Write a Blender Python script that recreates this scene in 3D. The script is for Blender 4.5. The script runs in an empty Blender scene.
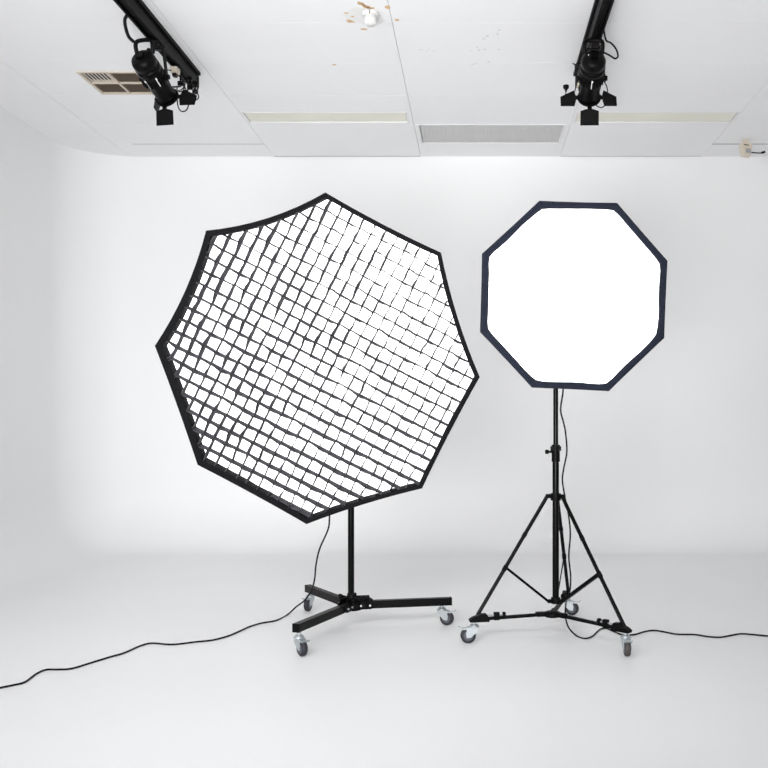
import bpy, math, random
from mathutils import Vector, Matrix, noise
random.seed(7)
PI = math.pi
R = math.radians
scn = bpy.context.scene
COL = scn.collection

F = 946.0            # focal length in pixels of a 768 px wide frame
VX, VY = 475.0, 412.0
EYE = Vector((0, 0, 1.13))
CEIL = 1.13 + 2.15

def P(px, py, Y):
    return Vector(((px - VX) / F * Y, Y, EYE.z - (py - VY) / F * Y))

# ------------------------------------------------------------------ materials
def mat(name, col, rough=0.5, metal=0.0, spec=0.5, bump=None, mottle=None, emit=None, coat=0.0):
    m = bpy.data.materials.new(name); m.use_nodes = True
    nt = m.node_tree; b = nt.nodes['Principled BSDF']
    b.inputs['Base Color'].default_value = (*col, 1)
    b.inputs['Roughness'].default_value = rough
    b.inputs['Metallic'].default_value = metal
    b.inputs['Specular IOR Level'].default_value = spec
    b.inputs['Coat Weight'].default_value = coat
    if emit:
        b.inputs['Emission Color'].default_value = (*emit[0], 1)
        b.inputs['Emission Strength'].default_value = emit[1]
    tc = nt.nodes.new('ShaderNodeTexCoord')
    if mottle:
        sc, amt = mottle
        n = nt.nodes.new('ShaderNodeTexNoise'); n.inputs['Scale'].default_value = sc
        n.inputs['Detail'].default_value = 5
        nt.links.new(tc.outputs['Object'], n.inputs['Vector'])
        r = nt.nodes.new('ShaderNodeValToRGB')
        r.color_ramp.elements[0].position = 0.3; r.color_ramp.elements[1].position = 0.7
        r.color_ramp.elements[0].color = (*[c * (1 - amt) for c in col], 1)
        r.color_ramp.elements[1].color = (*[min(1, c * (1 + amt * .4)) for c in col], 1)
        nt.links.new(n.outputs['Fac'], r.inputs['Fac'])
        nt.links.new(r.outputs['Color'], b.inputs['Base Color'])
    if bump:
        sc, st = bump
        n2 = nt.nodes.new('ShaderNodeTexNoise'); n2.inputs['Scale'].default_value = sc
        n2.inputs['Detail'].default_value = 3
        nt.links.new(tc.outputs['Object'], n2.inputs['Vector'])
        bp = nt.nodes.new('ShaderNodeBump'); bp.inputs['Strength'].default_value = st
        bp.inputs['Distance'].default_value = .01
        nt.links.new(n2.outputs['Fac'], bp.inputs['Height'])
        nt.links.new(bp.outputs['Normal'], b.inputs['Normal'])
    return m

M = {}
M['wall'] = mat('painted_wall', (.9, .902, .906), .5, spec=.3, mottle=(.7, .012))
M['floor'] = mat('painted_floor', (.9, .902, .906), .42, spec=.34, mottle=(1.3, .015), bump=(2.2, .03))
M['ceiling'] = mat('ceiling_board', (.9, .902, .91), .8, spec=.2, mottle=(1.6, .015))
M['plenum'] = mat('dark_void', (.12, .12, .12), .9)
M['black_paint'] = mat('black_powder_coat', (.0018, .0018, .002), .36, spec=.10)
M['black_gloss'] = mat('black_anodised', (.0016, .0016, .0018), .22, spec=.09)
M['black_plastic'] = mat('black_plastic', (.002, .002, .0023), .5, spec=.09)
M['rail_black'] = mat('rail_black', (.002, .002, .002), .5, spec=.09)
M['grey_dark'] = mat('dark_grey_paint', (.011, .009, .0095), .5, spec=.12)
M['cord'] = mat('black_rubber_cord', (.006, .006, .0065), .55, spec=.15)
M['fabric'] = mat('black_fabric', (.0035, .0035, .0045), .85, spec=.12, bump=(45, .35))
M['grid'] = mat('black_webbing', (.055, .055, .063), .85, spec=.2)
M['navy'] = mat('navy_fabric', (.008, .0105, .021), .8, spec=.2, bump=(40, .5), mottle=(30, .3))
M['glow_big'] = mat('lit_diffuser_cloth', (.8, .8, .8), .8, emit=((1, 1, 1), 1.8))
M['glow_small'] = mat('lit_front_cloth', (.8, .8, .8), .8, emit=((1, 1, 1), 1.8))
M['zinc'] = mat('zinc_plated_steel', (.50, .54, .56), .38, metal=.85)
M['tyre'] = mat('grey_rubber', (.026, .026, .032), .5, spec=.25)
M['tyre_dark'] = mat('brown_rubber', (.05, .045, .042), .6)  # browner rubber, used on a single wheel
M['wheel_hub'] = mat('grey_plastic', (.07, .072, .09), .4)
M['bolt'] = mat('bright_bolt', (.55, .55, .57), .35, metal=.7)
M['beige'] = mat('beige_metal', (.62, .54, .45), .6)
M['brown_void'] = mat('brown_duct', (.075, .055, .04), .9)
M['slat_brown'] = mat('brown_slat', (.20, .155, .12), .7)
M['slat_white'] = mat('white_slat', (.72, .68, .62), .6)
M['cream'] = mat('cream_diffuser', (.84, .825, .73), .5, mottle=(3, .05))
M['white_metal'] = mat('white_metal', (.82, .82, .82), .5)
M['eggcrate'] = mat('grey_eggcrate', (.62, .62, .62), .5)
M['eggback'] = mat('grey_reflector', (.42, .42, .42), .6, mottle=(6, .15))
M['tan'] = mat('exposed_tan_board', (.72, .50, .28), .9, mottle=(60, .3))
M['plaster'] = mat('patched_plaster', (.86, .86, .85), .9, bump=(120, .6))
M['white_plastic'] = mat('white_plastic', (.66, .66, .65), .45)
M['cream_plastic'] = mat('cream_plastic', (.70, .63, .52), .5)
M['sensor_window'] = mat('grey_sensor_window', (.36, .36, .38), .3)
M['joint_shade'] = mat('painted_joint_shade', (.22, .22, .22), .9)
M['label'] = mat('white_label', (.75, .75, .76), .5)
M['slit'] = mat('dark_slit', (.08, .08, .07), .7)

# ------------------------------------------------------------------ mesh builder
class MB:
    def __init__(s): s.v = []; s.f = []; s.sm = []
    def add(s, vs, fs, smooth=False):
        o = len(s.v); s.v += [Vector(v) for v in vs]
        for f in fs: s.f.append([i + o for i in f]); s.sm.append(smooth)
    def box(s, x0, x1, y0, y1, z0, z1, M4=None):
        vs = [Vector((x, y, z)) for z in (z0, z1) for y in (y0, y1) for x in (x0, x1)]
        if M4: vs = [M4 @ v for v in vs]
        s.add(vs, [(0, 2, 3, 1), (4, 5, 7, 6), (0, 1, 5, 4), (2, 6, 7, 3), (0, 4, 6, 2), (1, 3, 7, 5)])
    def bar(s, a, b, w, h, up=Vector((0, 0, 1))):
        """rectangular bar from a to b; w across, h along up"""
        a = Vector(a); b = Vector(b); d = (b - a).normalized()
        r = d.cross(up).normalized(); u = r.cross(d).normalized()
        vs = []
        for p in (a, b):
            for i, j in ((-1, -1), (1, -1), (1, 1), (-1, 1)):
                vs.append(p + r * (i * w / 2) + u * (j * h / 2))
        s.add(vs, [(3, 2, 1, 0), (4, 5, 6, 7), (0, 1, 5, 4), (1, 2, 6, 5), (2, 3, 7, 6), (3, 0, 4, 7)])
    def frame(s, d):
        d = d.normalized()
        up = Vector((0, 0, 1)) if abs(d.z) < .95 else Vector((1, 0, 0))
        r = d.cross(up).normalized(); u = r.cross(d).normalized()
        return d, r, u
    def lathe(s, a, d, prof, n=24, smooth=True):
        """prof: list of (distance along d, radius)"""
        a = Vector(a); d, r, u = s.frame(Vector(d))
        vs = []; fs = []
        for t, rad in prof:
            for k in range(n):
                an = 2 * PI * k / n
                vs.append(a + d * t + (r * math.cos(an) + u * math.sin(an)) * max(rad, 1e-5))
        m = len(prof)
        for i in range(m - 1):
            for k in range(n):
                k2 = (k + 1) % n
                fs.append((i * n + k, i * n + k2, (i + 1) * n + k2, (i + 1) * n + k))
        s.add(vs, fs, smooth)
        s.add(vs[:n], [tuple(range(n))][::1]); s.add(vs[-n:], [tuple(reversed(range(n)))])
    def cyl(s, a, b, r, n=16, r2=None):
        a = Vector(a); b = Vector(b); L = (b - a).length
        s.lathe(a, b - a, [(0, r), (L, r if r2 is None else r2)], n)
    def tube(s, pts, r, n=8, sub=6):
        """smooth tube through points"""
        pts = [Vector(p) for p in pts]
        path = spline(pts, sub) if sub > 1 else pts
        vs = []; fs = []; prev = None
        for i, p in enumerate(path):
            d = (path[min(i + 1, len(path) - 1)] - path[max(i - 1, 0)]).normalized()
            if prev is None:
                _, rr, uu = s.frame(d)
            else:
                uu = prev - d * prev.dot(d); uu.normalize(); rr = d.cross(uu)
            prev = uu
            for k in range(n):
                an = 2 * PI * k / n
                vs.append(p + (rr * math.cos(an) + uu * math.sin(an)) * r)
        for i in range(len(path) - 1):
            for k in range(n):
                k2 = (k + 1) % n
                fs.append((i * n + k, i * n + k2, (i + 1) * n + k2, (i + 1) * n + k))
        s.add(vs, fs, True)
        s.add(vs[:n], [tuple(range(n))]); s.add(vs[-n:], [tuple(reversed(range(n)))])
    def build(s, name, m, parent=None, origin=None, bevel=0, solid=0, off=0.0, subs=0):
        o0 = Vector(origin) if origin is not None else (parent_origin(parent) if parent else Vector((0, 0, 0)))
        me = bpy.data.meshes.new(name)
        me.from_pydata([v - o0 for v in s.v], [], s.f); me.validate()
        for i, p in enumerate(me.polygons):
            if i < len(s.sm): p.use_smooth = s.sm[i]
        me.materials.append(m)
        import bmesh
        b = bmesh.new(); b.from_mesh(me); bmesh.ops.recalc_face_normals(b, faces=b.faces); b.to_mesh(me); b.free()
        ob = bpy.data.objects.new(name, me); COL.objects.link(ob)
        if parent: ob.parent = parent
        elif origin is not None: ob.location = o0
        if solid:
            md = ob.modifiers.new('s', 'SOLIDIFY'); md.thickness = solid; md.offset = off
        if bevel:
            md = ob.modifiers.new('b', 'BEVEL'); md.width = bevel; md.segments = 2; md.limit_method = 'ANGLE'
        return ob

def spline(pts, sub):
    out = []
    n = len(pts)
    for i in range(n - 1):
        p0 = pts[max(i - 1, 0)]; p1 = pts[i]; p2 = pts[i + 1]; p3 = pts[min(i + 2, n - 1)]
        for k in range(sub):
            t = k / sub
            out.append(.5 * ((2 * p1) + (p2 - p0) * t + (2 * p0 - 5 * p1 + 4 * p2 - p3) * t * t + (-p0 + 3 * p1 - 3 * p2 + p3) * t ** 3))
    out.append(pts[-1]); return out

def parent_origin(p):
    o = Vector((0, 0, 0))
    while p: o += p.location; p = p.parent
    return o

def thing(name, label, cat, loc, group=None):
    o = bpy.data.objects.new(name, None); COL.objects.link(o); o.empty_display_size = .1
    o.location = loc; tag(o, label, cat, group); return o
def tag(o, label, cat, group=None):
    o['label'] = label; o['category'] = cat
    if group: o['group'] = group
    return o
def struct(o, label=None):
    o['kind'] = 'structure'
    if label: o['label'] = label
    return o

# ------------------------------------------------------------------ room shell
XL, XR, YB = -3.34, 3.9, 7.96
CR, FR = .50, .48
def cove_profile():
    pr = []
    for k in range(25):
        a = PI / 2 * k / 24
        pr.append((FR - FR * math.sin(a), FR - FR * math.cos(a)))
    pr += [(0, 1.3), (0, 2.2), (0, CEIL + .02)]
    return pr
def plan(seg):
    """(base point, inward normal) along the wall line"""
    out = []
    y0 = -2.2
    if seg == 'left':
        for k in range(9): out.append((Vector((XL, y0 + (YB - CR - y0) * k / 8, 0)), Vector((1, 0, 0))))
    if seg == 'back':
        for k in range(17):
            a = PI - PI / 2 * k / 16
            n = Vector((-math.cos(a), -math.sin(a), 0))
            out.append((Vector((XL + CR, YB - CR, 0)) - n * CR, n))
        for k in range(17):
            a = PI / 2 - PI / 2 * k / 16
            n = Vector((-math.cos(a), -math.sin(a), 0))
            out.append((Vector((XR - CR, YB - CR, 0)) - n * CR, n))
    if seg == 'right':
        for k in range(9): out.append((Vector((XR, YB - CR - (YB - CR - y0) * k / 8, 0)), Vector((-1, 0, 0))))
    return out
def wall(name, seg):
    mb = MB(); pl = plan(seg); pr = cove_profile(); n = len(pr)
    vs = [p + nn * d + Vector((0, 0, z)) for p, nn in pl for d, z in pr]
    fs = [(i * n + k, i * n + k + 1, (i + 1) * n + k + 1, (i + 1) * n + k) for i in range(len(pl) - 1) for k in range(n - 1)]
    mb.add(vs, fs, True)
    o = mb.build(name, M['wall']); return struct(o)
struct_l = wall('wall_left', 'left'); wall('wall_back', 'back'); wall('wall_right', 'right')
mb = MB()
ring = [p + nn * FR for seg in ('left', 'back', 'right') for p, nn in plan(seg)]
mb.add(ring, [tuple(range(len(ring)))])
struct(mb.build('floor', M['floor']))

# ceiling boards with open joints, plenum above
holes = [(-1.672, -.497, 6.79, 7.03), (.735, 1.895, 6.79, 7.03), (-.425, .672, 7.08, 7.57), (-2.515, -2.135, 5.975, 6.385)]
cols = [XL, -2.898, -1.69, -.457, .716, 1.905, 3.1, XR]
rows = [-2.2, -1.37, -.77, -.17, .43, 1.03, 1.63, 2.23, 2.83, 3.43, 4.03, 4.63, 5.227, 5.827, 6.43, 7.03, 7.59, YB]
mb = MB()
TH = .012
def board(x0, x1, y0, y1): mb.box(x0, x1, y0, y1, CEIL, CEIL + TH)
for i in range(len(cols) - 1):
    for j in range(len(rows) - 1):
        gx, gy = .0013, .0014
        x0, x1, y0, y1 = cols[i] + gx, cols[i + 1] - gx, rows[j] + gy, rows[j + 1] - gy
        if i == 0: x0 = cols[0] - .02
        merged = i in (2, 4) and j == len(rows) - 3      # the long board behind each light
        if i in (2, 4) and j == len(rows) - 2: continue
        if merged: y1 = YB - .005
        elif j == len(rows) - 2: y1 = YB + .02 if i != 1 else YB - .003
        pass
        hs = [h for h in holes if h[0] < x1 and h[1] > x0 and h[2] < y1 - .01 and h[3] > y0 + .01]
        if not hs: board(x0, x1, y0, y1); continue
        h = hs[0]
        board(x0, x1, y0, h[2])
        if h[3] < y1 - .002: board(x0, x1, h[3], y1)
        board(x0, h[0], h[2], h[3]); board(h[1], x1, h[2], h[3])
ceil = struct(mb.build('ceiling', M['ceiling']))
mb = MB(); mb.box(XL - .3, XR + .3, -2.5, YB + .3, CEIL + .16, CEIL + .2)
struct(mb.build('ceiling_void', M['plenum'], ceil))
mb = MB()  # dark strips standing in for the shade inside the wider ceiling joints
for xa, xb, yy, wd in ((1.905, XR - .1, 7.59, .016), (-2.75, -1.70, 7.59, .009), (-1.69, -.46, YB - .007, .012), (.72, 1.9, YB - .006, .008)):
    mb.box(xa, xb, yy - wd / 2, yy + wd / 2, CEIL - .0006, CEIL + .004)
struct(mb.build('ceiling_joint_shade', M['joint_shade'], ceil))
# peeled patches round the smoke detector
def blob(mb, px, py, wpx, hpx, ang=0, seed=0):
    Y = 2.15 * F / (VY - py); c = P(px, py, Y); rnd = random.Random(seed); k_ = 1.35 if seed < 12 else 1; wpx *= k_; hpx *= k_
    w = wpx / F * Y; h = hpx / F * Y * (F / (VY - py)) * .9
    pts = []
    for k in range(12):
        a = 2 * PI * k / 12; q = .6 + .5 * rnd.random()
        x = math.cos(a) * w / 2 * q; y = math.sin(a) * h / 2 * q
        pts.append(Vector((c.x + x * math.cos(ang) - y * math.sin(ang), c.y + x * math.sin(ang) + y * math.cos(ang), CEIL - .0008)))
    top = [p + Vector((0, 0, .0007)) for p in pts]
    mb.add(pts + top, [tuple(range(12))] + [(k, (k + 1) % 12, 12 + (k + 1) % 12, 12 + k) for k in range(12)])
mb = MB()
for a in [(361, 3.5, 6, 2.6, -.35, 1), (366, 6.5, 6, 3, -.5, 2), (371, 8, 7, 1.6, 0, 3), (388, 7.5, 4.5, 4, 0, 4), (349.5, 21, 5.5, 2.6, -.3, 5),
          (346, 13, 4, 1.2, 0, 6), (364, 29, 7, 1.8, 0, 7), (397, 20, 4, 2, .3, 8), (334.5, 64.6, 4, 1.4, 0, 9), (352.5, 16.5, 3, 1.4, 0, 11)]:
    blob(mb, *a)
for a in [(359, 2.2, 4, 2, -.5, 31), (363.5, 5, 5, 2.4, -.7, 32), (368.5, 7.6, 5, 2.6, -.3, 33), (353.5, 22, 3, 1.6, 0, 34)]: blob(mb, *a)
pl_ = mb.build('peeled_patch', M['tan'], ceil); pl_['label'] = 'tan patches where the white paint has peeled'
mb = MB(); blob(mb, 366, 16, 44, 26, 0, 21)
for v in mb.v: v.z += .0003
mb.build('filler_patch', M['plaster'], ceil)
# old scuffs
mb = MB()
for k in range(14):
    rr = random.Random(k + 50)
    blob(mb, 470 + rr.random() * 30, 28 + rr.random() * 38, 1 + rr.random() * 2.2, .5 + rr.random() * .8, rr.random(), k)
for k in range(6):
    rr = random.Random(k + 90); blob(mb, 418 + rr.random() * 20, 49 + rr.random() * 4, 1.4, .6, 0, k)
M['scuff'] = mat('grey_scuff', (.66, .66, .66), .9)
mb.build('scuff_mark', M['scuff'], ceil)

# ------------------------------------------------------------------ ceiling fixtures
def cream_light(x0, x1, y0, y1, label):
    t = thing('ceiling_light', label, 'ceiling light', (x0, y0, CEIL), 'recessed fluorescent fittings in the ceiling')
    mb = MB(); fz = CEIL - .002; w = .008
    mb.box(x0 - w, x1 + w, y0 - w, y0 + .004, fz, CEIL + .02); mb.box(x0 - w, x1 + w, y1 - .004, y1 + w * .4, fz, CEIL + .02)
    mb.box(x0 - w, x0 + .004, y0 + .004, y1 - .004, fz, CEIL + .02); mb.box(x1 - .004, x1 + w, y0 + .004, y1 - .004, fz, CEIL + .02)
    mb.build('frame', M['white_metal'], t)
    mb = MB(); mb.box(x0 + .008, x1 - .008, y0 + .006, y1 - .012, CEIL + .006, CEIL + .014)
    d = mb.build('diffuser', M['cream'], t)
    mb = MB(); mb.box(x0 + .0045, x1 - .0045, y0 + .0045, y1 - .0045, CEIL + .021, CEIL + .10)
    mb.build('housing', M['grey_dark'], t)
cream_light(*holes[0], 'cream recessed ceiling light panel above the large gridded softbox')
cream_light(*holes[1], 'cream recessed ceiling light panel behind the hanging spotlight above the small softbox')
# egg-crate fitting in the middle
x0, x1, y0, y1 = holes[2]
t = thing('ceiling_light', 'grey louvred ceiling fitting between the two cream light panels', 'ceiling light', (x0, y0, CEIL), 'recessed fluorescent fittings in the ceiling')
mb = MB(); fz = CEIL - .003; w = .012
mb.box(x0 - w, x1 + w, y0 - w, y0 + .006, fz, CEIL + .03); mb.box(x0 - w, x1 + w, y1 - .006, y1 + .006, fz, CEIL + .03)
mb.box(x0 - w, x0 + .006, y0 + .006, y1 - .006, fz, CEIL + .03); mb.box(x1 - .006, x1 + w, y0 + .006, y1 - .006, fz, CEIL + .03)
mb.build('frame', M['white_metal'], t)
mb = MB()
n = 52; xa, xb, ya, yb = x0 + .012, x1 - .006, y0 + .008, y1 - .006
for k in range(n + 1):
    x = xa + (xb - xa) * k / n; mb.box(x - .0012, x + .0012, ya, yb, CEIL + .004, CEIL + .02)
n2 = 20
for k in range(n2 + 1):
    y = ya + (yb - ya) * k / n2; mb.box(xa, xb, y - .0012, y + .0012, CEIL + .0045, CEIL + .0195)
mb.build('louvre', M['eggcrate'], t)
mb = MB(); mb.box(x0 + .007, x1 - .007, y0 + .007, y1 - .007, CEIL + .032, CEIL + .12); mb.build('housing', M['eggback'], t)

# air vent at the left
x0, x1, y0, y1 = holes[3]
t = thing('air_vent', 'beige square ceiling air vent with brown louvres behind the left spotlight', 'air vent', (x0, y0, CEIL))
mb = MB(); w = .014; xm, ym = (x0 + x1) / 2, (y0 + y1) / 2; fz = CEIL - .006
mb.box(x0 - .004, x1 + .004, y0 - .004, y0 + w, fz, CEIL + .02); mb.box(x0 - .004, x1 + .004, y1 - w, y1 + .004, fz, CEIL + .02)
mb.box(x0 - .004, x0 + w, y0 + w, y1 - w, fz, CEIL + .02); mb.box(x1 - w, x1 + .004, y0 + w, y1 - w, fz, CEIL + .02)
mb.box(xm - .006, xm + .006, y0 + w, y1 - w, fz, CEIL + .02)
mb.box(x0 + w, xm - .006, ym - .006, ym + .006, fz, CEIL + .02); mb.box(xm + .006, x1 - w, ym - .006, ym + .006, fz, CEIL + .02)
mb.build('frame', M['beige'], t)
mb = MB()
for k in range(7):
    x = x0 + w + .012 + k * (xm - x0 - w - .012) / 7
    mb.box(-.0036, .0036, y0 + w, ym - .006, -.001, .001, Matrix.Translation((x, 0, CEIL + .004)))
g = mb.build('louvre', M['slat_white'], t); g['label'] = 'pale slats running the other way'
for xa, xb, ya, yb in ((xm + .006, x1 - w, y0 + w, ym - .006), (x0 + w, xm - .006, ym + .006, y1 - w), (xm + .006, x1 - w, ym + .006, y1 - w)):
    mb = MB()
    for k in range(10):
        y = ya + (k + .5) * (yb - ya) / 10
        mb.box(xa, xb, -.0008, .0008, -.009, .009, Matrix.Translation((0, y, CEIL + .006)) @ Matrix.Rotation(R(-52), 4, 'X'))
    mb.build('louvre', M['slat_brown'], t)
mb = MB(); mb.box(x0 + .002, x1 - .002, y0 + .002, y1 - .002, CEIL + .03, CEIL + .12); mb.build('duct', M['brown_void'], t)

# smoke detector
Yd = 2.15 * F / (VY - 13); cx = (370.5 - VX) / F * Yd
t = thing('smoke_detector', 'round white smoke detector on the ceiling among peeled tan patches', 'smoke detector', (cx, Yd, CEIL))
mb = MB(); mb.lathe((cx, Yd, CEIL - .001), (0, 0, -1), [(0, .046), (.014, .046), (.018, .042)], 32); mb.build('base', M['white_plastic'], t)
mb = MB(); mb.lathe((cx, Yd, CEIL - .019), (0, 0, -1), [(0, .032), (.006, .030), (.010, .035), (.036, .034), (.046, .025), (.050, 0)], 32)
mb.build('sensor_head', M['white_plastic'], t)
mb = MB(); mb.box(cx - .0025, cx + .0025, Yd - .049, Yd - .0455, CEIL - .022, CEIL - .002); mb.build('slot', M['slit'], t)

# motion sensor at the right
c = P(745.7, 150, 7.47)
t = thing('motion_sensor', 'small cream wedge-shaped sensor hanging from the ceiling near the right edge', 'motion sensor', (c.x, c.y, CEIL))
mb = MB(); mb.box(c.x - .02, c.x + .02, c.y - .015, c.y + .015, CEIL - .03, CEIL - .0005)
mb.box(c.x - .012, c.x + .012, c.y - .01, c.y + .01, CEIL - .045, CEIL - .03); mb.build('bracket', M['cream_plastic'], t, bevel=.002)
T4 = Matrix.Translation((c.x, c.y, CEIL - .082)) @ Matrix.Rotation(R(14), 4, 'Z') @ Matrix.Rotation(R(-12), 4, 'X') @ Matrix.Rotation(R(5), 4, 'Y')
mb = MB()
vs = [(-.045, -.028, .05), (.045, -.028, .05), (.045, .026, .05), (-.045, .026, .05), (-.034, -.018, -.052), (.036, -.018, -.052), (.036, .026, -.052), (-.034, .026, -.052)]
mb.add([T4 @ Vector(v) for v in vs], [(0, 1, 2, 3), (4, 7, 6, 5), (0, 4, 5, 1), (1, 5, 6, 2), (2, 6, 7, 3), (3, 7, 4, 0)])
mb.build('housing', M['cream_plastic'], t, bevel=.004)
mb = MB(); mb.box(-.012, .030, -.027, -.0235, -.035, .002, T4); o = mb.build('lens', M['sensor_window'], t); o['label'] = 'grey sensor window'
mb = MB(); mb.box(-.03, .012, -.031, -.0275, .026, .033, T4); mb.build('slot', M['slit'], t)
mb = MB(); mb.tube([T4 @ Vector((.038, 0, -.012)), P(755, 152.8, 7.47), P(760, 153, 7.47), P(764, 152.2, 7.47)], .005, sub=5)
mb.cyl(P(761.5, 152.8, 7.47), P(765, 151.8, 7.47), .009, 10)
mb.build('lead', M['grey_dark'], t)

# ------------------------------------------------------------------ ceiling rails
def rail(xa, xb, bx0, bx1, yend, label):
    t = thing('ceiling_rail', label, 'ceiling rail', ((xa + xb) / 2, yend, CEIL), 'black rails along the ceiling')
    y0 = .6
    mb = MB(); mb.box(xa, xb, y0, yend, CEIL - .022, CEIL - .0005); mb.build('flange', M['rail_black'], t, bevel=.002)
    mb = MB()
    mb.box(bx0, bx0 + .012, y0, yend - .004, CEIL - .09, CEIL - .023); mb.box(bx1 - .012, bx1, y0, yend - .004, CEIL - .09, CEIL - .023)
    mb.box(bx0 + .0125, bx1 - .0125, y0, yend - .004, CEIL - .075, CEIL - .023)
    mb.build('channel', M['black_plastic'], t, bevel=.0015)
    mb = MB(); mb.box(bx0 - .003, bx1 + .003, yend - .003, yend + .006, CEIL - .093, CEIL - .023); mb.build('end_cap', M['black_plastic'], t)
    return t
rl = rail(-1.827, -1.737, -1.812, -1.752, 5.99, 'black ceiling rail on the left holding a spotlight beside the air vent')
rr_ = rail(.6235, .7135, .6385, .6985, 6.0, 'black ceiling rail on the right holding a spotlight over the small softbox')

# ------------------------------------------------------------------ spotlights
def spotlight(rear, front, railx, door_open, label, stripe_side, hand):
    rear = Vector(rear); front = Vector(front)
    a = (front - rear).normalized(); r = a.cross(Vector((0, 0, 1))).normalized(); u = r.cross(a).normalized()
    piv = rear + a * .15
    clampz = CEIL - .091
    t = thing('spotlight', label, 'spotlight', (railx, piv.y, clampz), 'spotlights hung from the ceiling rails')
    mb = MB()
    L = (front - rear).length
    mb.lathe(rear - a * .01, a, [(0, .0), (0, .046), (.012, .060), (.03, .067), (.06, .068), (.062, .064), (.07, .064), (.072, .069), (.10, .069), (.102, .065), (.108, .065),
                        (.11, .069), (.175, .067), (.19, .061), (L - .05, .059), (L - .02, .055), (L + .005, .058), (L + .02, .058), (L + .02, .052)], 32)
    mb.box(-.02, .02, -.02, .02, 0, .03, Matrix.Translation(rear - a * .03) @ Matrix([(r.x, u.x, a.x, 0), (r.y, u.y, a.y, 0), (r.z, u.z, a.z, 0), (0, 0, 0, 1)]))
    mb.build('housing', M['black_paint'], t)
    mb = MB()   # cooling fins along the flanks
    for k in range(10):
        an = R(200 + k * 14 * 1.0)
        d = r * math.cos(an) + u * math.sin(an)
        mb.bar(rear + a * .115 + d * .071, rear + a * .16 + d * .071, .003, .008, up=d)
    mb.build('cooling_fin', M['black_plastic'], t)['kind'] = 'stuff'
    # handle arch at the rear
    mb = MB()
    h = [rear + a * .02 - r * .046 + u * .045, rear - r * .050 + u * .085 - a * .012, rear - r * .035 + u * .108 - a * .018, rear + r * .035 + u * .108 - a * .018,
         rear + r * .050 + u * .085 - a * .012, rear + a * .02 + r * .046 + u * .045]
    mb.tube(h, .0115, 10, 5); mb.build('handle', M['black_paint'], t)
    # yoke
    mb = MB(); s = .076
    top = clampz - .035
    for sg in (-1, 1):
        p = piv + r * (sg * s); q = Vector((railx + sg * s * .55, piv.y, top))
        mb.bar(p - Vector((0, 0, .02)), q, .006, .028, up=r.cross(Vector((0, 0, 1))))
        mb.cyl(piv + r * sg * .062, piv + r * sg * .088, .014, 14)
    mb.bar(Vector((railx - s * .55 - .003, piv.y, top)), Vector((railx + s * .55 + .003, piv.y, top)), .028, .006)
    mb.build('yoke', M['black_plastic'], t)
    mb = MB()
    mb.box(railx - .022, railx + .022, piv.y - .03, piv.y + .03, top + .003, clampz); mb.cyl((railx + .022, piv.y, top + .018), (railx + .055, piv.y, top + .018), .009, 12)
    mb.build('clamp', M['grey_dark'], t, bevel=.002)
    # barn doors
    base = front + a * .012
    mb = MB()
    mb.lathe(base + a * .008, a, [(0, .05), (0, .068), (.006, .068), (.006, .05)], 24, False)
    for k in range(4):
        d = [r, u, -r, -u][k]
        mb.bar(base + a * .01 + d * .055, base + a * .012 + d * [.078, .074, .078, .086][k], .026, .005, up=a)
    mb.build('door_frame', M['black_plastic'], t)
    for k in range(4):
        d = [r, u, -r, -u][k]; w = [u, r, u, r][k]
        op = R(door_open[k]); hd = d * math.sin(op) + a * math.cos(op)
        p0 = base + a * .014 + d * [.076, .072, .076, .084][k]; hw, ow = (.040, .053) if k == 3 else (.046, .034); nn = w.cross(hd).normalized() * .0012
        q = [p0 - w * .020, p0 + w * .020, p0 + hd * .010 + w * (hw + .012), p0 + hd * .090 + w * ow, p0 + hd * .090 - w * ow, p0 + hd * .010 - w * (hw + .012)]
        mb = MB(); mb.add([x + nn for x in q] + [x - nn for x in q], [tuple(range(6)), tuple(range(11, 5, -1))] + [(i, i + 6, (i + 1) % 6 + 6, (i + 1) % 6) for i in range(6)])
        mb.cyl(p0 - w * .012, p0 + w * .012, .004, 8)
        dd = mb.build('barn_door', M['black_plastic'], t)
        if k == 2 and hand: dd['label'] = 'barn door folded almost edge-on'
    # label
    for ang in stripe_side:
        mb = MB(); an = R(ang); d = r * math.cos(an) + u * math.sin(an); w = a
        mb.bar(rear + a * .10 + d * .0695, rear + a * .16 + d * .0695, .008, .0015, up=d)
        mb.build('label_strip', M['label'], t)['label'] = 'white strip label on the housing'
    mb = MB(); mb.lathe(rear - a * .0085 - r * .030 + u * .012, -a, [(0, .0035), (.002, .003)], 10); mb.build('indicator', M['label'], t)
    mb = MB(); mb.lathe(front + a * .004, a, [(0, .052), (.010, .045), (.016, .0)], 24); mb.build('lens', mat('dark_glass', (.02, .02, .025), .05, spec=.8), t)
    return t, a, r, u, piv
rearL, frontL = P(141.5, 58, 5.15), P(165.5, 94.5, 5.4)
sl = spotlight(rearL, frontL, -1.782, (68, 50, 14, 62), 'black spotlight with barn doors on the left rail in front of the air vent', (255, 310), True)
rearR, frontR = P(594, 58, 5.15), P(589.5, 94.5, 5.4)
sr = spotlight(rearR, frontR, .6685, (70, 50, 72, 58), 'black spotlight with barn doors on the right rail above the small softbox', (268,), False)

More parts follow.
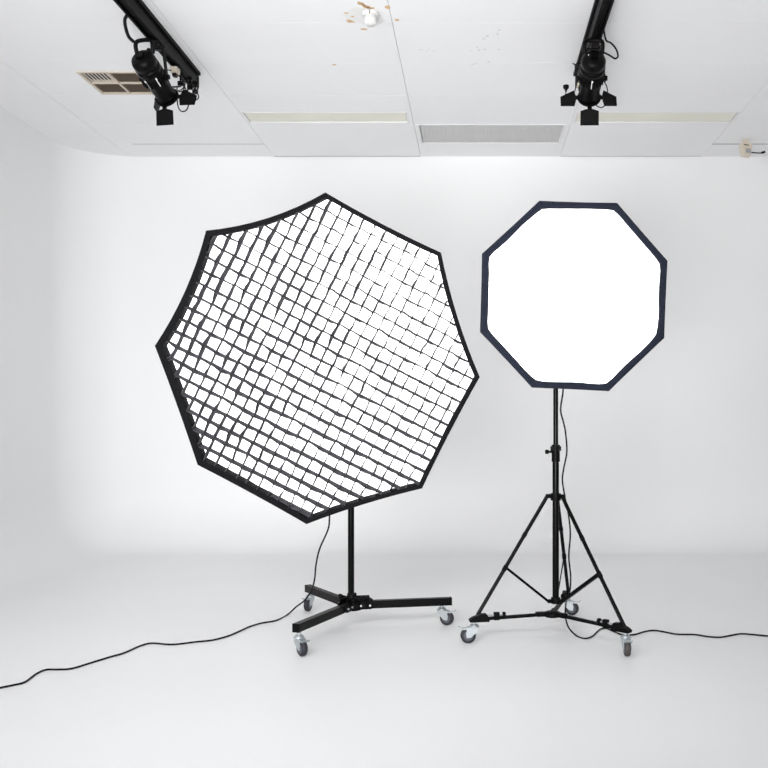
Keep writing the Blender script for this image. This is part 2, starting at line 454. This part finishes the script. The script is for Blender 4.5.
# leads of the spotlights and connectors on the rails
def cable(name, pts, r, label, cat, m='cord', n=8, sub=7, group=None):
    mb = MB(); pts = [Vector(p) for p in pts]; mb.tube(pts, r, n, sub)
    o = mb.build(name, M[m], origin=pts[0]); return tag(o, label, cat, group)
cable('power_cable', [(-1.800, 4.9, CEIL - .091), P(124.8, 20, 4.92), P(126, 29, 4.97), P(129, 37, 5.0), P(134, 42, 5.02)], .009,
      'thick black cable end dangling from the left rail above the spotlight handle', 'cable')
cable('power_cable', [P(162, 70, 5.3), P(168, 70, 5.5), P(173, 71.5, 5.7), P(181, 78, 5.75), P(185, 84, 5.75), P(181, 90, 5.65), P(174, 91, 5.5), P(170, 90, 5.42)], .0035,
      'thin black lead looping from the left spotlight to the rail end', 'cable')
cable('power_cable', [P(177, 97, 5.42), P(178, 106, 5.45), P(181, 111, 5.5), P(186, 110.5, 5.5), P(189, 104, 5.52), P(191, 95, 5.6), P(197, 91, 5.7), P(197, 86, 5.78)], .0035,
      'thin black lead hanging under the left spotlight barn doors', 'cable')
cable('power_cable', [(.69, 5.08, CEIL - .091), P(606, 40, 5.15), P(611, 43, 5.2), P(616, 49, 5.2), P(618, 56, 5.2), P(615, 58.5, 5.2), P(609, 55, 5.19), P(604, 52.5, 5.18)], .005,
      'black cable looping out beside the right spotlight handle', 'cable')
cable('power_cable', [P(603, 80, 5.35), P(606.5, 86, 5.38), P(607.5, 94, 5.45), P(605, 104, 5.5), P(602, 107.5, 5.5), P(597, 106, 5.48), P(593, 102, 5.44)], .0032,
      'thin black lead hanging under the right spotlight barn doors', 'cable')
def clip(pts_boxes, origin, name, m, label, cat, group=None):
    mb = MB()
    for c, s in pts_boxes: mb.box(c.x - s[0], c.x + s[0], c.y - s[1], c.y + s[1], c.z - s[2], c.z + s[2])
    return tag(mb.build(name, M[m], origin=origin, bevel=.002), label, cat, group)
# cream connectors under each rail
zb = CEIL - .0902
for x, y, lab in ((-1.795, 5.66, 'cream power connector under the left rail beside the spotlight'), (.655, 5.88, 'cream power connector under the right rail beside the spotlight')):
    c = Vector((x, y, zb))
    t = thing('power_connector', lab, 'connector', c, 'power connectors under the rails')
    mb = MB(); mb.box(x - .022, x + .022, y - .03, y + .03, zb - .035, zb); mb.build('housing', M['cream_plastic'], t, bevel=.003)
    mb = MB(); mb.box(x - .012, x + .012, y - .018, y + .018, zb - .055, zb - .036); mb.build('plug', M['grey_dark'], t, bevel=.002)
# clutter of hooks at the left rail end
for k, (px, py, Y) in enumerate(((180.5, 76, 5.75), (190, 80, 5.82), (197, 84.5, 5.9))):
    c = P(px, py, Y); c.x = min(max(c.x, -1.815), -1.745)
    t = thing('cable_hook', ['small black hook under the left rail nearest the spotlight', 'middle black hook under the end of the left rail', 'black hook at the very end of the left rail'][k], 'hook', (c.x, Y, zb), 'hooks under the left rail')
    mb = MB(); mb.box(c.x - .014, c.x + .014, Y - .012, Y + .012, zb - .02, zb); mb.cyl((c.x, Y, zb - .02), (c.x, Y, zb - .05), .006, 10)
    mb.box(c.x - .016, c.x + .016, Y - .01, Y + .01, zb - .075, zb - .05); mb.build('bracket', M['black_plastic'], t, bevel=.0015)
    mb = MB(); mb.tube([Vector((c.x, Y, zb - .07)) + Vector((math.sin(q) * .022, 0, -.022 + math.cos(q) * .022)) for q in [i * PI / 4 for i in range(8)]], .0035, 6, 3)
    mb.build('ring', M['black_plastic'], t)
cable('power_cable', [P(178, 70, 5.72), P(183, 82, 5.74), P(187, 91, 5.76), P(191, 84, 5.8), P(196, 92, 5.86), P(198.5, 86, 5.9), P(197, 78, 5.93)], .0035,
      'thin black lead tangled below the end of the left rail', 'cable')
# plug dangling left of the right spotlight
c = P(566, 88, 5.6)
t = thing('power_plug', 'black plug dangling beside the left barn door of the right spotlight', 'plug', c)
mb = MB(); mb.lathe(c + Vector((0, 0, .018)), (0, 0, -1), [(0, .012), (.004, .018), (.018, .017), (.03, .007), (.04, .005)], 14); mb.build('plug_body', M['black_plastic'], t)
mb = MB(); mb.tube([c + Vector((0, 0, -.02)), c + Vector((.0, 0, -.05)), c + Vector((.03, -.02, -.07)), c + Vector((.06, -.05, .02)), c + Vector((.05, -.05, .12)), Vector((.655, 5.6, zb - .002))], .0032, 6, 6)
mb.build('lead', M['cord'], t)
cable('power_cable', [P(573, 63.5, 5.6), P(577, 66, 5.55), P(580, 70, 5.5), P(581, 80, 5.45), P(579, 90, 5.42), P(583, 97, 5.4)], .004,
      'black cable running down the left side of the right spotlight', 'cable')

# ------------------------------------------------------------------ casters
def caster(parent, contact, theta, top, dark=False, fork_lbl=None):
    """contact: wheel ground point; theta: direction of trail; top: height of the mounting face"""
    Rw, W, tr = .0372, .026, .03
    th = R(theta); d = Vector((math.cos(th), math.sin(th), 0)); sd = Vector((-d.y, d.x, 0))
    contact = Vector((contact[0], contact[1], 0)); stem = contact - d * tr; ax = contact + Vector((0, 0, Rw))
    root = bpy.data.objects.new('caster', None)
    mb = MB()
    mb.cyl(stem + Vector((0, 0, .080)), stem + Vector((0, 0, top + .004)), .009, 14)
    mb.lathe(stem + Vector((0, 0, .080)), (0, 0, 1), [(-.004, .024), (0, .026), (.003, .026), (.006, .020), (.011, .019), (.013, .012)], 24)
    # fork cheeks: a tapering plate each side of the wheel
    for sg in (-1, 1):
        o = sd * sg * (W / 2 + .004)
        q = [stem - d * .018 + Vector((0, 0, .077)), stem + d * .034 + Vector((0, 0, .077)), ax + d * .012 + Vector((0, 0, .012)), ax + d * .009 - Vector((0, 0, .01)), ax - d * .012 - Vector((0, 0, .008)), stem - d * .016 + Vector((0, 0, .060))]
        n_ = sd * .0012; nq = len(q)
        mb.add([p + o + n_ for p in q] + [p + o - n_ for p in q], [tuple(range(nq)), tuple(range(2 * nq - 1, nq - 1, -1))] + [(i, i + nq, (i + 1) % nq + nq, (i + 1) % nq) for i in range(nq)])
    mb.bar(stem - d * .018 + Vector((0, 0, .077)), stem + d * .034 + Vector((0, 0, .077)), W + .0104, .003)
    mb.cyl(ax - sd * (W / 2 + .008), ax + sd * (W / 2 + .008), .0055, 12)
    f = mb.build('caster', M['zinc'], parent)
    f.location = (0, 0, 0)
    mb = MB()
    mb.lathe(ax - sd * W / 2, sd, [(0, .024), (0, Rw - .005), (.004, Rw), (W - .004, Rw), (W, Rw - .005), (W, .024)], 32)
    w = mb.build('wheel', M['tyre_dark' if dark else 'tyre'], f)
    mb = MB(); mb.lathe(ax - sd * (W / 2 + .0015), sd, [(0, .006), (0, .0235), (W + .003, .0235), (W + .003, .006)], 24, False); mb.build('wheel_hub', M['wheel_hub'], f)
    mb = MB()
    b0 = stem + d * .036 + Vector((0, 0, .074)); b1 = b0 + d * .022 + Vector((0, 0, -.004)); b2 = b1 + d * .018 + Vector((0, 0, .010))
    mb.bar(b0 - d * .012, b1, .030, .006); mb.bar(b1 - d * .002, b2, .036, .0045)
    mb.cyl(b0 - sd * .018 + Vector((0, 0, -.006)), b0 + sd * .018 + Vector((0, 0, -.006)), .004, 10)
    mb.build('brake_lever', M['zinc'], f)
    return stem

# ------------------------------------------------------------------ softbox frame maths
def plane_uv(px, py, C, n, e1, e2):
    d = Vector(((px - VX) / F, 1, -(py - VY) / F)); t_ = (C - EYE).dot(n) / d.dot(n); p = EYE + d * t_ - C
    return (p.dot(e1), p.dot(e2))
def outline(corners, sags, seg=8):
    """closed (u,v) outline; each edge bows inward by its sag"""
    out = []; n = len(corners); cu = sum(c[0] for c in corners) / n; cv = sum(c[1] for c in corners) / n
    for i in range(n):
        a = Vector(corners[i]); b = Vector(corners[(i + 1) % n]); e = b - a
        nn = Vector((-e.y, e.x)).normalized(); mid = (a + b) / 2
        if nn.dot(Vector((cu, cv)) - mid) < 0: nn = -nn
        for k in range(seg):
            t_ = k / seg; out.append(a + e * t_ + nn * sags[i] * (1 - (2 * t_ - 1) ** 2))
    return out
def inset(poly, amt, cn):
    n = len(poly); out = []
    for i in range(n):
        a, b, c = poly[i - 1], poly[i], poly[(i + 1) % n]
        e1 = (b - a).normalized(); e2 = (c - b).normalized(); am_ = amt(b - cn) if callable(amt) else amt
        n1 = Vector((-e1.y, e1.x)); n2 = Vector((-e2.y, e2.x))
        if n1.dot(cn - b) < 0: n1 = -n1
        if n2.dot(cn - b) < 0: n2 = -n2
        m = (n1 + n2).normalized(); out.append(b + m * am_ / max(.5, m.dot(n1)))
    return out
def inside(p, poly):
    c = False; n = len(poly); j = n - 1
    for i in range(n):
        a, b = poly[i], poly[j]
        if (a.y > p[1]) != (b.y > p[1]) and p[0] < (b.x - a.x) * (p[1] - a.y) / (b.y - a.y) + a.x: c = not c
        j = i
    return c

def softbox(C, n, pix, sags, lip, recess, depth, label, mrim, mglow, group, wob, headpos, polex, poley, lip_label=None):
    n = n.normalized(); e1 = Vector((0, 0, 1)).cross(n).normalized(); e2 = n.cross(e1).normalized()
    if e1.x < 0: e1 = -e1
    cs = [plane_uv(px, py, C, n, e1, e2) for px, py in pix]
    O = [Vector(p) for p in outline(cs, sags)]
    cn = Vector((sum(p.x for p in O) / len(O), sum(p.y for p in O) / len(O)))
    W = lambda p, d: C + e1 * p[0] + e2 * p[1] - n * d
    I = None
    N = len(O); sg = 8; lipf = lip; lip = .02 if callable(lip) else lip
    I = inset(O, lipf, cn)
    I = [p + (cn - p).normalized() * (noise.noise(Vector((p.x * 14, p.y * 14, 3.1))) * wob) for p in I]
    for _ in range(1 if lip > .025 else 0): I = [(I[i - 1] + I[i] * 3 + I[(i + 1) % N]) / 5 for i in range(N)]
    I0 = inset(I, -.0005, cn)
    t = thing('softbox', label, 'softbox', headpos, group)
    # rim: outer edge, front lip, inner recess wall
    mb = MB()
    SD = recess + .006
    rings = [[W(p, SD) for p in inset(O, .004, cn)], [W(p, .012) for p in O], [W(p, .002) for p in inset(O, .003, cn)], [W(p, 0) for p in inset(O, .009, cn)], [W(p, .004) for p in I], [W(p, recess) for p in I0]]
    vs = [v for r_ in rings for v in r_]
    mb.add(vs, [(k * N + i, k * N + (i + 1) % N, (k + 1) * N + (i + 1) % N, (k + 1) * N + i) for k in range(len(rings) - 1) for i in range(N)], False)
    rim = mb.build('rim', mrim, t)
    # shell tapering back to the speed ring
    mb = MB(); rings = []
    for k in range(9):
        s = k / 8
        d = .045 + (depth - .045) * (1 - (1 - s) ** 1.5)
        sc = 1 - (1 - .075 / .45) * s ** 1.15
        base = inset(O, .004 + .002 * k, cn)
        rings.append([W(cn + (p - cn) * sc * (1 if j % sg == 0 else 1 - .035 * math.sin(PI * s) * math.sin(PI * (j % sg) / sg)), SD + (depth - SD) * s ** .8) for j, p in enumerate(base)])
    vs = [v for r_ in rings for v in r_]
    mb.add(vs, [(k * N + i, k * N + (i + 1) % N, (k + 1) * N + (i + 1) % N, (k + 1) * N + i) for k in range(8) for i in range(N)] + [tuple(range(8 * N, 9 * N))], False)
    mb.build('fabric_shell', mrim if mrim != M['navy'] else M['navy'], t)
    # diffuser
    mb = MB()
    vs = [W(cn, recess + .0)] + [W(cn + (p - cn) * f, recess + .001) for f in (.5, 1.0) for p in I]
    fs = [(0, 1 + i, 1 + (i + 1) % N) for i in range(N)] + [(1 + i, 1 + N + i, 1 + N + (i + 1) % N, 1 + (i + 1) % N) for i in range(N)]
    mb.add(vs, fs, True); dif = mb.build('diffuser', mglow, t); dif['label'] = 'glowing white front cloth'
    # rods
    for i in range(8):
        mb = MB(); pp = O[i * sg]
        pts = [W(cn + (pp - cn) * ((1 - (1 - .075 / .45) * s ** 1.15) * .97), SD + .004 + (depth - SD - .004) * s ** .8) for s in (0.02, .25, .5, .75, .98)]
        # rods run inside the shell
        mb.tube(pts, .004, 6, 2); mb.build('rod', M['black_plastic'], t)
    # speed ring and lamp head
    mb = MB(); bc = W(cn, depth)
    mb.lathe(bc + n * .01, -n, [(0, .05), (0, .085), (.03, .085), (.03, .05)], 32); mb.build('speed_ring', M['black_plastic'], t)
    mb = MB(); mb.lathe(bc - n * .025, -n, [(0, .062), (.02, .066), (.22, .066), (.24, .055), (.25, 0)], 28); mb.build('lamp_head', M['black_paint'], t)
    mb = MB(); hp = bc - n * .12
    mb.bar(hp + Vector((0, 0, -.06)), Vector((polex, poley, headpos[2] + .02)), .05, .03, up=Vector((0, 1, 0)))
    mb.cyl(Vector((polex, poley, headpos[2] - .01)), Vector((polex, poley, headpos[2] + .045)), .021, 16); mb.build('mount_bracket', M['black_plastic'], t)
    return t, W, O, I, I0, cn, rim

# --- large gridded softbox
CB = P(316.3, 359.7, 4.35)
nB = Vector((.005, -1, -.158))
pixB = [(325, 192.2), (441, 252.6), (479.8, 377.4), (422, 489), (306.2, 524.8), (196.9, 465.4), (154, 346), (205.3, 230.5)]
sagB = [.008, .016, .006, .010, .004, .004, .024, .030]
LPX, LPY = -.646, 4.93
tb, W, O, I, I0, cn, rim = softbox(CB, nB, pixB, sagB, lambda d: .0215 + .013 * max(0, -(d.normalized().x * .93 + d.normalized().y * .25)), .074, .40, 'large black octagonal softbox with a fabric grid on the wheeled column stand', M['fabric'], M['glow_big'],
     None, .004, (LPX, LPY, 1.245), LPX, LPY)
ang = R(-27.5); g1 = Vector((math.cos(ang), math.sin(ang))); g2 = Vector((-g1.y, g1.x))
CA, CB2 = .0563, .0622     # pitch along g1 and g2
def nz2(q): return Vector((noise.noise(q), noise.noise(q + Vector((31, 7, 2)))))
def disp(p, k, rum=.0052):
    base = nz2(Vector((p.x * 6, p.y * 6, 9.7))) * .0065 + nz2(Vector((p.x * 15, p.y * 15, 40))) * .0035
    return base + nz2(Vector((p.x * 13, p.y * 13, k * 5.3 + 60))) * rum
for axis in (0, 1):
    mb = MB()
    da, db = (g1, g2) if axis == 0 else (g2, g1)
    cell, step = (CA, CB2) if axis == 0 else (CB2, CA)
    for k in range(-16, 17):
        off = k * step + .012
        ts = [i * cell / 5 for i in range(-85, 86)]
        runs = []; cur = []
        for tt in ts:
            p = cn + da * tt + db * off
            if inside(p, I0): cur.append(tt)
            elif cur: runs.append(cur); cur = []
        if cur: runs.append(cur)
        for run in runs:
            if len(run) < 4: continue
            lo, hi = run[0], run[-1]
            def bis(i_, o_):
                for _ in range(12):
                    m_ = (i_ + o_) / 2
                    if inside(cn + da * m_ + db * off, I0): i_ = m_
                    else: o_ = m_
                return i_
            run = [bis(lo, lo - cell / 5)] + run + [bis(hi, hi + cell / 5)]
            vs = []
            for i, tt in enumerate(run):
                p = cn + da * tt + db * off
                damp = 1.0 if 0 < i < len(run) - 1 else .15
                ph = tt / cell; bow = math.sin(ph * PI) ** 2 * .004 * math.sin(k * 2.3 + math.floor(ph) * 1.7)
                f_ = p + disp(p, 1, .0082 if axis else .0042) * damp + db * bow * damp
                m_ = p + disp(p, 2, .0082 if axis else .0042) * damp * .6 + db * bow * damp * 1.6
                b_ = p + disp(p, 3, .0082 if axis else .0042) * damp * .35
                vs += [W(f_, .006), W(m_, .036), W(b_, .069)]
            L_ = len(run)
            mb.add(vs, [(i * 3 + j, (i + 1) * 3 + j, (i + 1) * 3 + j + 1, i * 3 + j + 1) for i in range(L_ - 1) for j in range(2)], False)
    o = mb.build('grid_strip', M['grid'], tb, solid=.0027); o['kind'] = 'stuff'
    o['label'] = ['fabric grid strips sloping down to the right', 'fabric grid strips rising steeply to the right'][axis]

mb = MB()
for i in range(-16, 17):
    for k in range(-16, 17):
        p = cn + g1 * (i * CA + .012) + g2 * (k * CB2 + .012)
        if not inside(p, I0): continue
        p = p + disp(p, 1, .006); c = W(p, .005); q_ = .0046
        e_ = [W(p + Vector(v) * q_, .005) for v in ((1, 0), (0, 1), (-1, 0), (0, -1))] + [W(p, .002), W(p, .012)]
        mb.add(e_, [(0, 1, 4), (1, 2, 4), (2, 3, 4), (3, 0, 4), (1, 0, 5), (2, 1, 5), (3, 2, 5), (0, 3, 5)])
mb.build('grid_knot', M['fabric'], tb)['kind'] = 'stuff'
# --- small softbox
CS = P(574.4, 295.5, 4.3)
nS = Vector((.09, -1, -.02))
pixS = [(539.7, 200.2), (617.7, 202.3), (668.3, 260.5), (665, 337.9), (609.5, 391.2), (532.3, 387.6), (480.2, 331.8), (482.2, 253.4)]
SPX, SPY = .407, 4.77
ts_, W2, O2, I2, _, cn2, _ = softbox(CS, nS, pixS, [.002, .001, .001, .001, .001, .001, .001, .001], .031, .016, .33, 'small octagonal softbox with dark navy rim and bare white front', M['navy'], M['glow_small'],
     None, .007, (SPX, SPY, 1.55), SPX, SPY)

# ------------------------------------------------------------------ left stand
t = thing('light_stand', 'black column stand with three square arms on casters under the large softbox', 'light stand', (LPX, LPY, 0))
AZ0, AZ1 = .106, .146
arms = [((-.832, 4.395), M['black_paint']), ((-.128, 5.025), M['black_paint']), ((-.952, 5.39), M['grey_dark'])]
H0 = Vector((LPX + .005, LPY - .005, (AZ0 + AZ1) / 2))
for (ex, ey), m_ in arms:
    mb = MB(); e = Vector((ex, ey, (AZ0 + AZ1) / 2)); d = (e - H0).normalized()
    mb.bar(H0 + d * .03, e, .036, AZ1 - AZ0); mb.build('leg', m_, t, bevel=.002)
    mb = MB(); mb.bar(e - d * .004, e + d * .003, .037, AZ1 - AZ0 + .001); mb.build('end_cap', M['black_plastic'], t, bevel=.001)
mb = MB()
mb.lathe((H0.x, H0.y, AZ0 - .004), (0, 0, 1), [(0, .05), (0, .052), (AZ1 - AZ0 + .008, .050), (AZ1 - AZ0 + .012, .030), (.062, .027), (.085, .024), (.087, .018)], 20)
for (ex, ey), _ in arms:
    d = (Vector((ex, ey, H0.z)) - H0).normalized(); s_ = Vector((-d.y, d.x, 0))
    for sgn in (-1, 1):
        mb.bar(H0 + d * .02 + s_ * sgn * .021 + Vector((0, 0, .011)), H0 + d * .092 + s_ * sgn * .021 + Vector((0, 0, .011)), .006, .066)
        mb.cyl(H0 + d * .092 + s_ * sgn * .0185 + Vector((0, 0, .004)), H0 + d * .092 + s_ * sgn * .024 + Vector((0, 0, .004)), .026, 18)
mb.build('hub', M['black_plastic'], t, bevel=.0015)
for (ex, ey), _ in arms:
    d = (Vector((ex, ey, H0.z)) - H0).normalized(); s_ = Vector((-d.y, d.x, 0))
    sg = 1 if s_.y < 0 else -1
    for q in (.045, .092):
        mb = MB(); a = H0 + d * q + s_ * sg * .0235 + Vector((0, 0, -.002)); mb.cyl(a, a + s_ * sg * .007, .0055, 6); mb.build('bolt', M['bolt'], t)
    mb = MB(); a = H0 + d * .058 + s_ * sg * .0245 + Vector((0, 0, .036)); mb.lathe(a, s_ * sg, [(0, .006), (.006, .006), (.008, .017), (.020, .016), (.022, 0)], 14); mb.build('knob', M['black_plastic'], t)
mb = MB(); mb.cyl((LPX, LPY, .15), (LPX, LPY, .98), .0165, 24); mb.build('pole', M['black_gloss'], t)
mb = MB(); mb.cyl((LPX, LPY, .97), (LPX, LPY, 1.05), .023, 20); mb.cyl((LPX, LPY, 1.01), (LPX + .05, LPY + .01, 1.01), .008, 10); mb.build('collar', M['black_plastic'], t)
mb = MB(); mb.cyl((LPX, LPY, 1.045), (LPX, LPY, 1.235), .0135, 20); mb.build('upper_pole', M['black_gloss'], t)
caster(t, (-.801, 4.381), -52, AZ0)
caster(t, (-.149, 5.019), -22, AZ0)
caster(t, (-.948, 5.372), -105, AZ0)

# ------------------------------------------------------------------ right stand
t = thing('light_stand', 'black tripod stand on a wheeled dolly under the small softbox', 'light stand', (SPX, SPY, 0))
mb = MB(); mb.cyl((SPX, SPY, .165), (SPX, SPY, .885), .0165, 24); mb.build('pole', M['black_gloss'], t)
mb = MB(); mb.cyl((SPX, SPY, .88), (SPX, SPY, .965), .021, 20); mb.cyl((SPX, SPY, .93), (SPX - .045, SPY - .02, .93), .006, 10); mb.lathe((SPX - .04, SPY - .018, .93), (-1, -.4, 0), [(0, .011), (.012, .011)], 12)
mb.box(SPX - .026, SPX + .026, SPY - .018, SPY + .018, .935, .957); mb.build('collar', M['black_plastic'], t, bevel=.001)
mb = MB(); mb.cyl((SPX, SPY, .96), (SPX, SPY, 1.54), .0125, 20); mb.build('upper_pole', M['black_gloss'], t)
Pc = Vector((SPX, SPY, 0))
feet = [Vector((.012, 4.665, .128)), Vector((.703, 4.425, .118)), Vector((.513, 5.2, .135))]
dirs = [(f - Pc) for f in feet]
for d in dirs: d.z = 0; d.normalize()
mb = MB(); mb.lathe((SPX, SPY, .685), (0, 0, 1), [(0, .019), (0, .026), (.035, .026), (.035, .019)], 20)
for d in dirs: mb.bar(Pc + d * .02 + Vector((0, 0, .707)), Pc + d * .05 + Vector((0, 0, .707)), .022, .020)
mb.build('leg_collar', M['black_plastic'], t, bevel=.001)
mb = MB(); mb.lathe((SPX, SPY, .165), (0, 0, 1), [(0, .018), (0, .024), (.03, .024), (.03, .018)], 20)
for d in dirs: mb.bar(Pc + d * .02 + Vector((0, 0, .178)), Pc + d * .042 + Vector((0, 0, .178)), .016, .018)
mb.build('brace_collar', M['black_plastic'], t, bevel=.001)
for i, (f, d) in enumerate(zip(feet, dirs)):
    a = Pc + d * .045 + Vector((0, 0, .707)); mb = MB(); mb.cyl(a, f, .0095, 16)
    mb.lathe(a + (f - a) * .33, (f - a), [(-.012, .0095), (-.012, .0112), (.012, .0112), (.012, .0095)], 14)
    mb.build('leg', M['black_gloss'], t)
    j = a + (f - a) * .61
    mb = MB(); s_ = Vector((-d.y, d.x, 0)); mb.lathe(j - (f - a).normalized() * .014, f - a, [(0, .0095), (0, .0118), (.028, .0118), (.028, .0095)], 14); mb.build('leg_joint', M['black_plastic'], t)
    mb = MB(); b = Pc + d * .04 + Vector((0, 0, .178)); mb.bar(j - d * .008, b, .014 if i != 2 else .006, (.012, .018, .004)[i])
    mb.build('brace', M['black_gloss'], t)
# dolly
HUB = Vector((.385, 4.70, .128))
mb = MB()
mb.lathe(HUB - Vector((0, 0, .014)), (0, 0, 1), [(0, .03), (0, .042), (.020, .042), (.026, .03), (.026, 0)], 20)
ct = [(-.034, 4.628), (.704, 4.381), (.54, 5.266)]
thz = [188, -88, -18]
stems = [Vector((c[0], c[1], 0)) - Vector((math.cos(R(h)), math.sin(R(h)), 0)) * .03 for c, h in zip(ct, thz)]
for s_ in stems:
    e = Vector((s_.x, s_.y, HUB.z)); d = (e - HUB).normalized(); mb.bar(HUB + d * .02, HUB + d * .085, .03, .022)
mb.build('dolly_hub', M['black_plastic'], t, bevel=.003)
for i, s_ in enumerate(stems):
    e = Vector((s_.x, s_.y, .114)); d = (e - HUB).normalized(); dh = Vector((d.x, d.y, 0)).normalized(); sd = Vector((-dh.y, dh.x, 0))
    mb = MB(); mb.bar(HUB + d * .07, e - d * .02, .020, .015); mb.build('dolly_arm', M['black_plastic'], t, bevel=.002)
    # wedge shoe over the caster
    mb = MB()
    q = [(-.075, -.012), (.022, -.012), (.026, .0), (.012, .010), (-.032, .027), (-.060, .027), (-.072, .010)]
    vs = [e + dh * x + Vector((0, 0, z)) + sd * w for w in (-.017, .017) for x, z in q]; nq = len(q)
    mb.add(vs, [tuple(range(nq)), tuple(range(2 * nq - 1, nq - 1, -1))] + [(k, (k + 1) % nq, (k + 1) % nq + nq, k + nq) for k in range(nq)])
    mb.build('foot_clamp', M['black_plastic'], t, bevel=.002)
    # clamp block with thumb screw pointing to the hub
    mb = MB(); b = e - dh * .112
    mb.bar(b + Vector((0, 0, -.006)), b + Vector((0, 0, .032)), .020, .028, up=dh); mb.build('clamp_block', M['black_plastic'], t, bevel=.001)
    mb = MB(); a = b + Vector((0, 0, .018)); mb.cyl(a + dh * .05, a - dh * .030, .0036, 10); o = mb.build('thumb_screw', M['bolt'], t)
    mb = MB(); mb.lathe(a - dh * .030, -dh, [(0, .005), (.001, .0145), (.014, .0145), (.016, 0)], 14); mb.build('screw_knob', M['black_plastic'], t)
caster(t, ct[0], thz[0], .104)
caster(t, ct[1], thz[1], .104, dark=True)
caster(t, ct[2], thz[2], .104)

# ------------------------------------------------------------------ power cords
def G(px, py, r=.004):
    Y = (EYE.z - r) * F / (py - VY); return P(px, py, Y)
pts = [P(330, 500, 4.98), P(329.5, 517, 4.96), P(328, 529.5, 4.96), P(319.6, 549, 4.98), P(316, 565, 5.02), P(314.6, 579, 5.08), P(311.5, 590, 5.15), P(305, 600, 5.2), P(296, 607, 5.26)]
pts += [G(x, y) for x, y in ((287, 615), (276, 620.5), (262, 623), (250, 626.5), (240, 631), (228, 636), (213, 640), (195, 642), (172, 644.5), (152, 643.2), (140, 646), (124, 653), (110, 657), (92, 662.5), (72, 668.5), (58, 669.5), (46, 669.8), (36, 674), (25, 682), (14, 685), (0, 687.8), (-20, 692), (-45, 704))]
cable('extension_cord', pts, .0044, 'long black cord trailing left across the white floor from the large softbox', 'power cord', group='power cords on the floor')
pts = [P(563.5, 384, 4.76), P(562.6, 395, 4.75), P(560.6, 410, 4.745), P(563.4, 422, 4.745), P(565.6, 433, 4.745), P(566.8, 452, 4.745), P(563.8, 468, 4.745), P(562.4, 480, 4.745), P(564.2, 493, 4.74), P(566, 503, 4.75), P(568.5, 515, 4.77), P(570.3, 534, 4.78), P(568.8, 556, 4.78),
       P(570.5, 575, 4.78), P(570, 590, 4.78), P(566.5, 600, 4.76), P(565.3, 612, 4.72), P(566.5, 622, 4.72), P(570, 629.5, 4.80)]
pts += [G(x, y) for x, y in ((577, 636), (585, 638.4), (592, 636.5), (598, 631), (602, 628.6), (607, 628.4), (614, 631.5), (622, 634.5), (634, 634.6), (645, 631.5), (654, 630.4), (664, 631.8), (677, 634.2), (695, 634.6), (708, 636.6), (720, 637.2), (730, 635.6), (741, 633.8), (753, 634.6), (768, 636), (790, 638), (830, 637))]
cable('extension_cord', pts, .0042, 'black cord hanging from the small softbox and running right across the floor', 'power cord', group='power cords on the floor')

# ------------------------------------------------------------------ light
def area(name, loc, target, sx, sy, power, col=(1, 1, 1)):
    l = bpy.data.lights.new(name, 'AREA'); l.shape = 'RECTANGLE'; l.size = sx; l.size_y = sy; l.energy = power; l.color = col
    o = bpy.data.objects.new(name, l); COL.objects.link(o); o.location = loc
    o.rotation_euler = (Vector(target) - Vector(loc)).to_track_quat('-Z', 'Y').to_euler(); return o
for nm, loc, tgt, sx, sy, pw, spr in (
        ('left_key', (-2.8, -.2, 1.7), (-.2, 7.9, 2.8), 1.6, 1.6, 31, 80),
        ('left_high', (-2.2, -.6, 2.7), (-1.4, 7.0, .2), 1.6, 1.0, 11.5, 60),  # from here down: unseen lamps added to balance wall, floor and ceiling tones
        ('centre_high', (-.6, -.4, 2.9), (-.3, 6.6, 0), 1.6, .6, 8.5, 50),
        ('low_fill', (0, -.8, .7), (-.2, 6, 3.2), 2.5, 1.0, 84, 180),
        ('wall_wash', (-.5, .1, .9), (0, 7.4, 3.2), 1.4, .9, 27, 70),
        ('ceiling_wash', (-1.2, 1.5, .6), (.1, 6.8, 3.28), 1.0, .8, 7, 90)):
    area(nm, loc, tgt, sx, sy, pw).data.spread = R(spr)
w = bpy.data.worlds.new('studio'); scn.world = w; w.use_nodes = True
w.node_tree.nodes['Background'].inputs['Color'].default_value = (.96, .98, 1, 1)
w.node_tree.nodes['Background'].inputs['Strength'].default_value = .04

# ------------------------------------------------------------------ camera
cam = bpy.data.cameras.new('camera'); co = bpy.data.objects.new('camera', cam); COL.objects.link(co)
co.location = EYE; co.rotation_euler = (PI / 2, 0, 0)
cam.sensor_width = 36; cam.lens = F / 768 * 36
cam.shift_x = (384 - VX) / 768; cam.shift_y = (VY - 384) / 768
cam.clip_start = .05
scn.camera = co
vs_ = scn.view_settings
vs_.view_transform = 'Standard'; vs_.look = 'None'; vs_.gamma = 1; vs_.use_curve_mapping = False
vs_.exposure = 0
